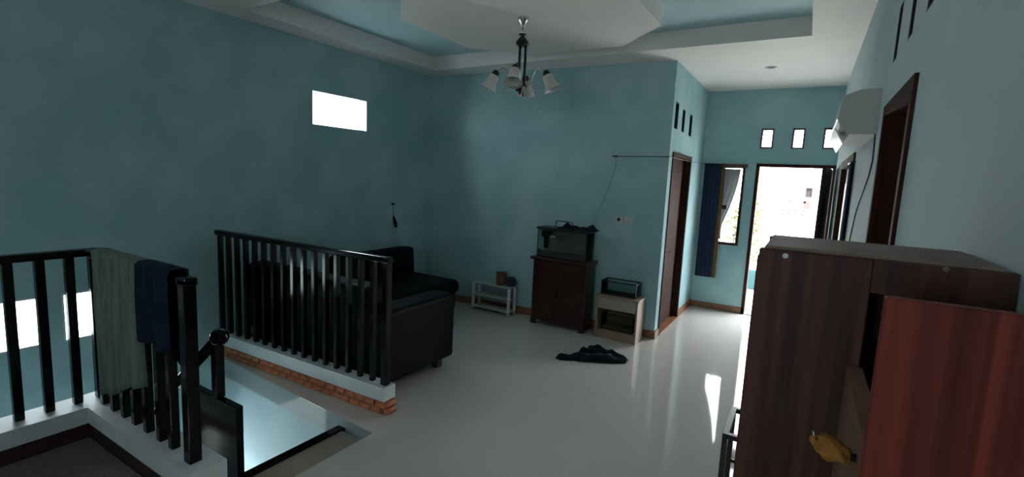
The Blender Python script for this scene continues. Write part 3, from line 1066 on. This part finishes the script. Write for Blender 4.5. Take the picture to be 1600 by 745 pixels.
# ------------------------------------------------------------------ chandelier
CX, CY = -2.10, 3.52
CH = empty('chandelier', (CX, CY, ZC), 'chandelier with curved arms and frosted bell shades under the octagonal panel', 'chandelier')
TC = Matrix.Translation((CX, CY, 0))
bm = BM()
lathe(bm, [(.045, ZC), (.045, ZC - .012), (.03, ZC - .03), (.012, ZC - .06), (.008, ZC - .075)], 20, TC)
link('canopy', bm, M['chrome'], CH)
bm = BM()
tube(bm, [(CX, CY, ZC - .07), (CX, CY, 2.83)], .008, 8)
link('stem', bm, M['chrome'], CH)
bm = BM()
lathe(bm, [(.008, 2.85), (.034, 2.845), (.034, 2.838), (.012, 2.832), (.03, 2.815), (.052, 2.785), (.054, 2.765), (.045, 2.755)], 20, TC)
link('bell_cap', bm, M['dark_metal'], CH)
for k in range(3):
    a = k * 2 * math.pi / 3 + .5
    bm = BM()
    tube(bm, [(CX + .030 * math.cos(a), CY + .030 * math.sin(a), 2.77), (CX + .030 * math.cos(a), CY + .030 * math.sin(a), 2.46)], .011, 8)
    link('column_rod', bm, M['dark_metal'] if k != 1 else M['chrome'], CH)
bm = BM()
lathe(bm, [(.02, 2.47), (.045, 2.462), (.048, 2.445), (.03, 2.425), (.022, 2.40), (.012, 2.385), (.006, 2.37)], 20, TC)
link('hub', bm, M['dark_metal'], CH)
ba = math.atan2(-3.52, 2.10)       # towards the viewpoint
for k, rr in enumerate((.205, .205, .205, .205)):
    a = ba + math.radians(-12) + k * math.pi / 2
    cc, ss = math.cos(a), math.sin(a)

    def P(r, z):
        return (CX + r * cc, CY + r * ss, z)
    bm = BM()
    tube(bm, [P(.03, 2.44), P(.07, 2.43), P(.085, 2.47), P(.10, 2.525), P(.12, 2.57), P(.155, 2.585), P(.19, 2.565), P(.205, 2.54)], .0065, 8)
    tube(bm, [P(.085, 2.47), P(.10, 2.43), P(.118, 2.395), P(.13, 2.385)], [.006, .006, .006, .011], 8)
    arm = link('arm', bm, M['chrome'] if k % 2 else M['dark_metal'], CH)
    tilt = Matrix.Translation(P(.205, 2.55)) @ Matrix.Rotation(a, 4, 'Z') @ Matrix.Rotation(math.radians(-26), 4, 'Y')
    bm = BM()
    lathe(bm, [(.010, .015), (.022, .008), (.030, -.012), (.030, -.03)], 16, tilt)
    link('lamp_socket', bm, M['dark_metal'], arm)
    bm = BM()
    lathe(bm, [(.030, -.026), (.040, -.04), (.044, -.07), (.047, -.10), (.056, -.125), (.074, -.15), (.076, -.153), (.054, -.127), (.043, -.10), (.038, -.07), (.032, -.042), (.020, -.03)], 20, tilt)
    sh = link('lamp_shade', bm, M['frosted'], arm)

# downlight
bm = BM()
lathe(bm, [(.058, ZC), (.058, ZC - .006), (.045, ZC - .008), (.042, ZC - .002)], 24, Matrix.Translation((-0.472, 5.90, 0)), cap=False)
DL = tag(link('downlight', bm, M['white_plastic']), 'small round unlit downlight in the corridor ceiling', 'lamp')
bm = BM()
lathe(bm, [(.043, ZC - .0035), (.001, ZC - .006)], 24, Matrix.Translation((-0.472, 5.90, 0)))
link('lens', bm, mat('grey_lamp_lens', (0.10, 0.10, 0.10), 0.3), DL)

# ------------------------------------------------------------------ air conditioner
AY0, AY1 = 3.08, 3.90
AC = empty('air_conditioner', (XR, 3.5, 2.1), 'white split air conditioner with open louvre high on the side wall', 'air conditioner')
prof = [(XR, 2.225), (.178, 2.225), (.118, 2.20), (.104, 2.185), (.093, 2.075), (.105, 2.045), (.150, 2.0), (XR, 2.0)]


def extr_y(bm, prof, y0, y1):
    a = [bm.verts.new((x, y0, z)) for x, z in prof]
    b = [bm.verts.new((x, y1, z)) for x, z in prof]
    bm.faces.new(a)
    bm.faces.new(b[::-1])
    n = len(prof)
    for i in range(n):
        bm.faces.new((a[i], b[i], b[(i + 1) % n], a[(i + 1) % n]))


bm = BM()
extr_y(bm, prof, AY0, AY1)
link('body', bm, M['grey_plastic'], AC)
bm = BM()
extr_y(bm, [(.116, 2.203), (.102, 2.186), (.088, 2.08), (.093, 2.076), (.105, 2.18), (.118, 2.198)], AY0 + .01, AY1 - .01)
link('front_cover', bm, M['white_plastic'], AC)
bm = BM()
extr_y(bm, [(.098, 2.062), (.148, 1.998), (.152, 2.003), (.103, 2.066)], AY0 + .04, AY1 - .04)
link('outlet_grille', bm, M['warm_white'], AC)
bm = BM()
extr_y(bm, [(.084, 2.035), (.128, 1.955), (.133, 1.958), (.089, 2.038)], AY0 + .05, AY1 - .05)
link('louvre', bm, M['white_plastic'], AC)
for y in (AY0 + .08, AY0 + .4, AY1 - .08):
    boxobj('louvre_hinge', (.092, y, 2.02), (.14, y + .006, 2.03), M['grey_plastic'], AC)
bm = BM()
cp = [(3.10, 2.01), (3.06, 1.97), (3.03, 1.866), (3.12, 1.79), (3.31, 1.709), (3.46, 1.65), (3.595, 1.573), (3.70, 1.47), (3.756, 1.403), (3.77, 1.2), (3.77, .6)]
tube(bm, [(XR - .005, y, z) for y, z in cp], .0035, 6)
link('power_cable', bm, M['dark_plastic'], AC)

# ------------------------------------------------------------------ small wall things
# outlets
for k, (x, lab, col) in enumerate(((-1.775, 'white wall socket with a dark plug hole over the nightstand', 'socket'), (-1.665, 'white wall switch plate beside the wall socket', 'switch'))):
    y = yb(x)
    bm = BM()
    box(bm, (x - .046, y - .011, 1.245), (x + .046, y, 1.325), bevel=.005)
    o = tag(link('wall_socket' if k == 0 else 'light_switch', bm, M['warm_white']), lab, col)
    bm = BM()
    if k == 0:
        lathe(bm, [(.020, 0), (.020, .004), (.001, .004)], 16, Matrix.Translation((x, y - .011, 1.285)) @ Matrix.Rotation(math.radians(90), 4, 'X'))
        link('plug_hole', bm, M['dark_plastic'], o)
    else:
        box(bm, (x - .016, y - .016, 1.268), (x + .016, y - .011, 1.302), bevel=.002, seg=1)
        link('rocker', bm, M['grey_plastic'], o)
# clothes line with hook
y = yb(-1.86)
LN = empty('clothes_line', (-1.86, y, 1.98), 'thin dark clothes line stretched from the teal wall to the curtained window', 'line')
bm = BM()
box(bm, (-1.90, y - .012, 1.975), (-1.84, y - .001, 1.99))
tube(bm, [(-1.84, y - .006, 1.98), (-1.835, y - .03, 1.975), (-1.84, y - .035, 1.99)], .004, 6)
link('hook', bm, M['dark_metal'], LN)
bm = BM()
tube(bm, [(-1.838, y - .032, 1.98), (-1.56, yb(-1.56) - .022, 1.985), (-1.283, yb(-1.29) - .008, 1.992), (-1.279, yb(-1.29) + .02, 1.992), (-1.262, 6.2, 1.985), (-1.244, YF - .05, 2.005)], .0035, 6)
link('cord', bm, M['dark_plastic'], LN)
# cable from the hook to the aquarium
bm = BM()
pp = [(-1.86, 1.975), (-1.862, 1.85), (-1.90, 1.70), (-1.95, 1.55), (-1.99, 1.42), (-2.03, 1.30), (-2.06, 1.20), (-2.07, 1.16)]
tube(bm, [(x, yb(x) - .006, z) for x, z in pp], .0024, 6)
tag(link('wall_cable', bm, mat('wall_coloured_cable', (0.17, 0.27, 0.29), 0.6)), 'thin cable running down the teal wall from the line hook to the aquarium', 'cable')
# thing hanging on the long wall
HG = empty('hanging_brush', (XL, 4.45, 1.3), 'small dark brush hanging by a cord from a nail on the long wall', 'brush')
bm = BM()
tube(bm, [(XL, 4.43, 1.295), (XL + .03, 4.43, 1.297)], .010, 8)
bmesh.ops.create_icosphere(bm, subdivisions=1, radius=.016, matrix=Matrix.Translation((XL + .03, 4.43, 1.297)))
link('nail', bm, M['dark_metal'], HG)
bm = BM()
tube(bm, [(XL + .02, 4.43, 1.29), (XL + .012, 4.44, 1.20), (XL + .012, 4.455, 1.13)], .003, 5)
link('cord', bm, M['dark_plastic'], HG)
bm = BM()
tube(bm, [(XL + .014, 4.452, 1.14), (XL + .018, 4.462, 1.10), (XL + .020, 4.48, 1.05), (XL + .018, 4.495, 1.0)], [.008, .017, .021, .012], 8)
link('brush_head', bm, M['black_cloth'], HG)

# ------------------------------------------------------------------ tall cabinet and red cabinet
WX0, WX1, WY0, WY1, WZ = -0.061, 0.261, 0.925, 1.20, 1.606
WD = empty('tall_cabinet', (0.09, 1.18, 0), 'tall dark walnut cabinet with a pale screw cap, against the side wall', 'cabinet')
WO = 0.0985
boxobj('front_panel', (WX0, WY0, 0), (WO, WY0 + .018, WZ - .006), M['wardrobe'], WD, bevel=.002, seg=1)
boxobj('top_rail', (WO, WY0, 1.548), (WX1, WY0 + .018, WZ - .006), M['wardrobe'], WD)
boxobj('divider', (WO - .018, WY0 + .018, .08), (WO, WY1 - .018, WZ - .022), M['wardrobe'], WD)
boxobj('shelf', (WO, WY0 + .03, 1.20), (WX1 - .012, WY1 - .018, 1.218), M['wardrobe'], WD)
boxobj('back_panel', (WX1 - .012, WY0 + .018, .02), (WX1, WY1 - .018, WZ - .02), M['wardrobe'], WD)
boxobj('side_panel', (WX0, WY1 - .018, 0), (WX1, WY1, WZ - .006), M['wardrobe'], WD, bevel=.002, seg=1)
boxobj('top_board', (WX0 + .008, WY0 + .018, WZ - .022), (WX1 - .012, WY1 - .018, WZ - .002), M['wardrobe_top'], WD)
boxobj('bottom_board', (WX0 + .008, WY0 + .018, .06), (WX1 - .012, WY1 - .018, .08), M['wardrobe'], WD)
boxobj('edge_strip', (WX0 - .003, WY0 + .018, .08), (WX0 + .006, WY1 - .018, WZ - .022), M['wardrobe'], WD)
bm = BM()
lathe(bm, [(.0045, 0), (.0045, .0015), (.0036, .0022), (.0016, .0022), (.0014, .0010)], 16, Matrix.Translation((-0.021, WY0, 1.591)) @ Matrix.Rotation(math.radians(90), 4, 'X'))
o = link('screw_cap', bm, M['white_plastic'], WD)
o['label'] = 'round white screw cap'
bm = BM()
lathe(bm, [(.0045, 0), (.0045, .0012), (.001, .0016)], 16, Matrix.Translation((0.183, WY0, 1.597)) @ Matrix.Rotation(math.radians(90), 4, 'X'))
link('screw_cap', bm, M['wardrobe_top'], WD)

RC = empty('red_cabinet', (0.17, 0.75, 0), 'red mahogany cabinet in front of the tall walnut cabinet', 'cabinet')
RY = 0.62
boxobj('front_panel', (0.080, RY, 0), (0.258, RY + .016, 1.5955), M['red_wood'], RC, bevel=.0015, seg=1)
boxobj('side_panel', (0.0815, RY + .016, 0), (0.102, 0.920, 1.428), M['raw_board'], RC)
boxobj('side_panel', (0.236, RY + .016, 0), (0.258, 0.920, 1.428), M['raw_board'], RC)
boxobj('back_panel', (0.102, 0.906, 0), (0.236, 0.920, 1.36), M['wardrobe'], RC)
boxobj('shelf', (0.102, RY + .016, 1.25), (0.236, 0.906, 1.265), M['wardrobe'], RC)
# ochre cloth
YO = Vector((0.0575, 0.68, 1.393))
bm = BM()
r = bmesh.ops.create_icosphere(bm, subdivisions=3, radius=1.0)
for v in r['verts']:
    c = v.co.copy()
    q = 1 + .13 * math.sin(c.x * 5 + c.z * 4) + .10 * math.sin(c.y * 9 + c.x * 6) + .06 * math.sin(c.z * 13)
    v.co = YO + Vector((c.x * .0215 * q, c.y * .020 * q, c.z * .0125 * q - c.x * .005))
for f in bm.faces:
    f.smooth = True
YC = tag(link('yellow_pouch', bm, M['ochre']), 'crumpled ochre yellow pouch hanging at the side of the red cabinet', 'pouch')
bm = BM()
tube(bm, [YO + Vector((-.017, -.006, .009)), YO + Vector((-.0205, -.008, .015)), YO + Vector((-.022, -.009, .019))], [.002, .0017, .0012], 6)
link('metal_tip', bm, M['chrome'], YC)
bm = BM()
tube(bm, [YO + Vector((.012, 0, -.004)), YO + Vector((.0245, 0, -.004))], .005, 8)
link('hanging_loop', bm, M['dark_plastic'], YC)

# low black stool beyond the tall cabinet
BS = empty('metal_rack', (-0.10, 2.78, 0), 'low open black metal rack half hidden behind the tall walnut cabinet', 'rack')
bx0, bx1, by0, by1 = -0.231, 0.04, 2.60, 2.94
for x in (bx0, bx1):
    for y in (by0, by1):
        boxobj('leg', (x - .013, y - .013, 0), (x + .013, y + .013, .436), M['dark_metal'], BS)
for a, b in (((bx0 - .013, by0 - .013, .43), (bx1 + .013, by0 + .013, .456)), ((bx0 - .013, by1 - .013, .43), (bx1 + .013, by1 + .013, .456)),
             ((bx0 - .013, by0 + .013, .43), (bx0 + .013, by1 - .013, .456)), ((bx1 - .013, by0 + .013, .43), (bx1 + .013, by1 - .013, .456))):
    boxobj('top_rail', a, b, M['dark_plastic'], BS)
for a, b in (((bx0, by0 - .008, .13), (bx1, by0 + .008, .15)), ((bx0, by1 - .008, .13), (bx1, by1 + .008, .15))):
    boxobj('stretcher', a, b, M['dark_metal'], BS)

# ------------------------------------------------------------------ outside
bm = BM()
box(bm, (-6, 7.345, -0.20), (8, 12.5, -0.03))
struct('trim_4', bm, M['terrace'], 'sunlit pale terrace outside the front door', 'terrace')
bm = BM()
box(bm, (-60, 12.5, -0.6), (60, 80, -0.35))
box(bm, (-60, -60, -3.6), (-4.7, 7.3, -3.3))
struct('trim_5', bm, M['ground'], 'bare ground around the house', 'ground')
FA = empty('opposite_house', (-0.5, 22.0, -.3), 'white sunlit house facade seen through the front door', 'building')
bm = BM()
wall_cells(bm, (-9, 22), (9, 22), -0.4, 6.0, (0, .3), [(9 - .12, 9 + .18, 1.42, 1.86)])
link('wall', bm, M['facade'], FA)
bm = BM()
frame_bars(bm, 'y', 22, -.12, .18, 1.42, 1.86, .06, (-.03, .1))
fr = link('window', bm, M['brown_shutter'], FA)
boxobj('pane', (-.06, 22.04, 1.48), (.12, 22.05, 1.80), M['window_dark'], fr)
for r_, z in enumerate((1.22, .88, .74)):
    for k in range(4):
        x = -.86 + k * .23
        boxobj('vent_block', (x, 21.94, z), (x + .13, 22.0, z + .075), M['brown_shutter'], FA)
boxobj('shutter', (-.10, 21.94, 1.0), (.12, 22.0, 1.33), M['brown_shutter'], FA)
boxobj('garden_wall', (-3.0, 9.2, -.03), (-0.60, 9.32, .31), M['teal_low'])
tag(bpy.data.objects['garden_wall'], 'low turquoise wall outside by the door jamb', 'wall')


def bush(x, y, z0, h, w, seed, label):
    rnd = random.Random(seed)
    root = empty('garden_shrub', (x, y, z0), label, 'shrub', 'shrubs outside the door')
    bm = BM()
    for k in range(5):
        a = rnd.uniform(0, 6.28)
        tube(bm, [(x, y, z0), (x + .1 * math.cos(a), y + .1 * math.sin(a), z0 + h * .4), (x + w * .6 * math.cos(a), y + w * .6 * math.sin(a), z0 + h * .85)], [.015, .011, .005], 5)
    link('stems', bm, M['brown_shutter'], root)
    bm = BM()
    for k in range(420):
        a, r = rnd.uniform(0, 6.28), w * rnd.random() ** .5
        z = z0 + h * (.25 + .75 * rnd.random())
        c = Vector((x + r * math.cos(a), y + r * math.sin(a), z))
        e = Euler((rnd.uniform(-1, 1), rnd.uniform(-1, 1), rnd.uniform(0, 6.28))).to_matrix()
        L, W = .07, .022
        q = [bm.verts.new(c + e @ Vector(p)) for p in ((-L, 0, 0), (0, -W, .008), (L, 0, 0), (0, W, .008))]
        bm.faces.new(q)
    o = link('foliage', bm, M['grass'], root)
    o['kind'] = 'stuff'
    return root


bush(-0.98, 10.2, -.03, 1.35, .30, 1, 'yellow green shrub growing nearest the front door')
bush(-1.05, 12.0, -.03, 1.7, .34, 2, 'taller yellow green shrub behind the turquoise wall')
